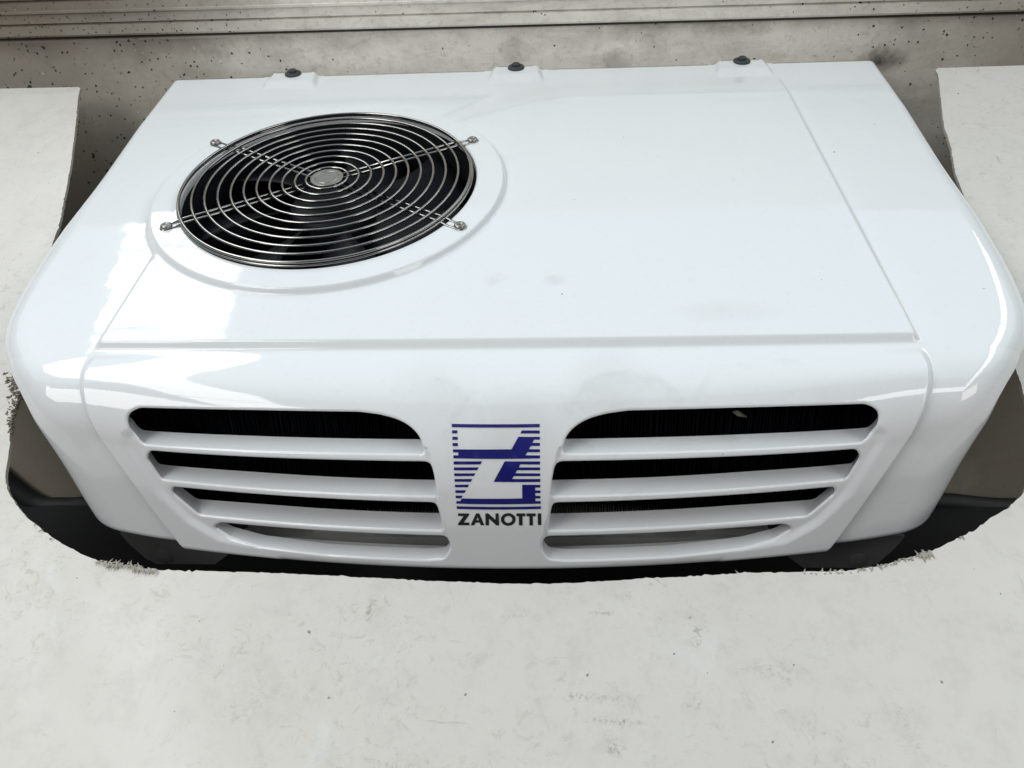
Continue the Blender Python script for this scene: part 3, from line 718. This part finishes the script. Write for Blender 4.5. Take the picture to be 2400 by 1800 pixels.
for x in (-1.58, 1.58):
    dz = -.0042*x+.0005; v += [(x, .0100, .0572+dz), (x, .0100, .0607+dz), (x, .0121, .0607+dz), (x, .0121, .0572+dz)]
mesh_obj('shadow_gap', v, [(0,1,5,4), (1,2,6,5), (3,0,4,7), (0,3,2,1), (4,5,6,7)], M_gap, wall, False)  # dark strip drawn in place of the shaded gap under the rail
tag(rail, 'ribbed horizontal rail along the top of the wall')

# ---------------------------------------------------------------- roof fairing with the rough cut-out
FA = math.radians(27.930); FO = Vector((0, -.04, -.002))
fx_, fs_, fn_ = Vector((1, 0, 0)), Vector((0, -math.cos(FA), -math.sin(FA))), Vector((0, -math.sin(FA), math.cos(FA)))
def FP(x, s, h=0): return FO+fx_*x+fs_*s+fn_*h
H = np.array(FHOLE)
def jag(P):
    out = []
    for i in range(len(P)-1):
        a, b_ = P[i], P[i+1]; L = np.hypot(*(b_-a)); n = max(1, int(L/.003)); nn = np.array([-(b_-a)[1], (b_-a)[0]])/max(L, 1e-6)
        rough = .0005
        for t in range(n): out.append(a+(b_-a)*t/n+nn*rng.normal()*rough*(.35 if rng.random() < .7 else 1))
    out.append(P[-1]); return np.array(out)
HJ = jag(H)
outer = np.vstack([[(-1.12, .0015)], [(-.90, -.004)], HJ, [(.85, .013)], [(1.12, .012)], [(1.12, 1.02)], [(-1.12, 1.02)]])
gx = np.array(np.meshgrid(np.arange(-1.10, 1.11, .02), np.arange(.02, 1.01, .02))).reshape(2, -1).T
gx = gx[inside(gx, outer)]
dd = segdist(np.column_stack([gx, np.zeros(len(gx))]), np.column_stack([outer, np.zeros(len(outer))])); gx = gx[dd > .008]
n = len(outer)
res = delaunay_2d_cdt([Vector((float(a), float(b_))) for a, b_ in np.vstack([outer, gx])], [(i, (i+1) % n) for i in range(n)], [], 0, 1e-7)
V = np.array([tuple(q) for q in res[0]]); F = np.array([tuple(t) for t in res[2]]); F = F[inside(V[F].mean(1), outer)]
e1 = V[F[:, 1]]-V[F[:, 0]]; e2 = V[F[:, 2]]-V[F[:, 0]]; fl = (e1[:, 0]*e2[:, 1]-e1[:, 1]*e2[:, 0]) > 0; F[fl] = F[fl][:, ::-1]
def fh(x, s):   # slight sag and the rolled top edge
    return -.0035*math.exp(-max(s, 0)/.010)+.0016*math.sin(x*7+s*5)*math.sin(s*6)
TOP = [FP(a, b_, fh(a, b_)) for a, b_ in V]; BOT = [FP(a, b_, fh(a, b_)-.0045) for a, b_ in V]; m = len(V)
new_of = {}
for i, orig in enumerate(res[3]):
    for o_ in orig: new_of[o_] = i
rim = []
for i in range(n):
    a, b_ = new_of[i], new_of[(i+1) % n]; rim.append((a, b_, b_+m, a+m))
fairing = mesh_obj('roof_fairing', TOP+BOT, [tuple(t) for t in F]+[tuple(t[::-1]+m) for t in F], M_fair, None, False)
tag(fairing, 'scuffed white roof fairing sheet with a rough hole cut around the unit', 'fairing')
mesh_obj('cut_edge', TOP+BOT, rim, M_fibre, fairing, False)
# torn fibres along the cut
b = MB()
def shard(x, s, dx, ds, w, h):
    p = FP(x, s, .0006); q = FP(x+dx, s+ds, h); side = Vector((w, 0, 0)); t_ = fn_*.0008
    b.add([p-side, p+side, q, p-side+t_, p+side+t_, q+t_], [(0, 1, 2), (3, 5, 4), (0, 2, 5, 3), (1, 4, 5, 2), (0, 3, 4, 1)])
def along(x0, x1, cnt, mx):
    for _ in range(cnt):
        x = rng.uniform(x0, x1); s = float(np.interp(x, HB[:, 0], HB[:, 1]))
        shard(x, s+rng.uniform(-.001, .002), rng.normal()*.0016, rng.uniform(.0015, mx*.8), rng.uniform(.0005, .0017), rng.uniform(-.0006, .0004))
        if rng.random() < .15: shard(x, s, rng.normal()*.002, -rng.uniform(.001, .004), .0008, .001)
HB = H[(H[:, 1] > .68)]; HB = HB[np.argsort(HB[:, 0])]
along(-.348, -.292, 46, .0065); along(.262, .365, 46, .0035); along(.20, .26, 6, .002); along(.356, .366, 12, .011); along(.395, .400, 3, .005); along(-.42, -.39, 3, .002)
tag(b.build('torn_fibres', M_fibre, fairing, False), kind='stuff')
# crumbled edge at the left of the hole
b = MB()
for _ in range(420):
    q = rng.random(); s = .538+.078*q; x = float(np.interp(s, H[10:20, 1], H[10:20, 0]))-min(abs(rng.normal())*.006, .012)*(1.3-q)+.001
    R_ = rng.uniform(.0010, .0030)*(1.15-q*.6); Mx = Matrix.Translation(FP(x, s, rng.uniform(-.004, .0004))) @ Matrix.Rotation(rng.uniform(0, 6), 4, Vector(rng.normal(size=3)).normalized())
    b.box((-R_, -R_*.7, -R_*.25), (R_, R_*.6, R_*.25), Mx)
tag(b.build('crumbled_edge', M_broken, fairing, False), kind='stuff')

# ---------------------------------------------------------------- dark cab roof under the fairing
b = MB(); b.box((-1.7, -1.6, -.86), (1.7, .011, -.763))
tag(b.build('cab_roof', M_dark, None, False), kind='structure')
sl = MB()
sl.tube([(-1.10, -.002, -.60), (-1.045, -.004, -.665), (-1.005, -.006, -.722), (-.975, -.006, -.757), (-.95, -.005, -.772), (-.90, -.004, -.774), (-.86, -.004, -.769), (-.82, -.004, -.772), (-.5, -.004, -.770), (0, -.004, -.770), (.5, -.004, -.768), (.72, -.004, -.760), (.79, -.004, -.762), (.83, -.004, -.768), (.87, -.004, -.772), (.93, -.004, -.775), (1.05, -.004, -.774), (1.3, -.004, -.77)], .017, 10)
sl.build('rubber_seal', M_dark, bpy.data.objects['cab_roof'])
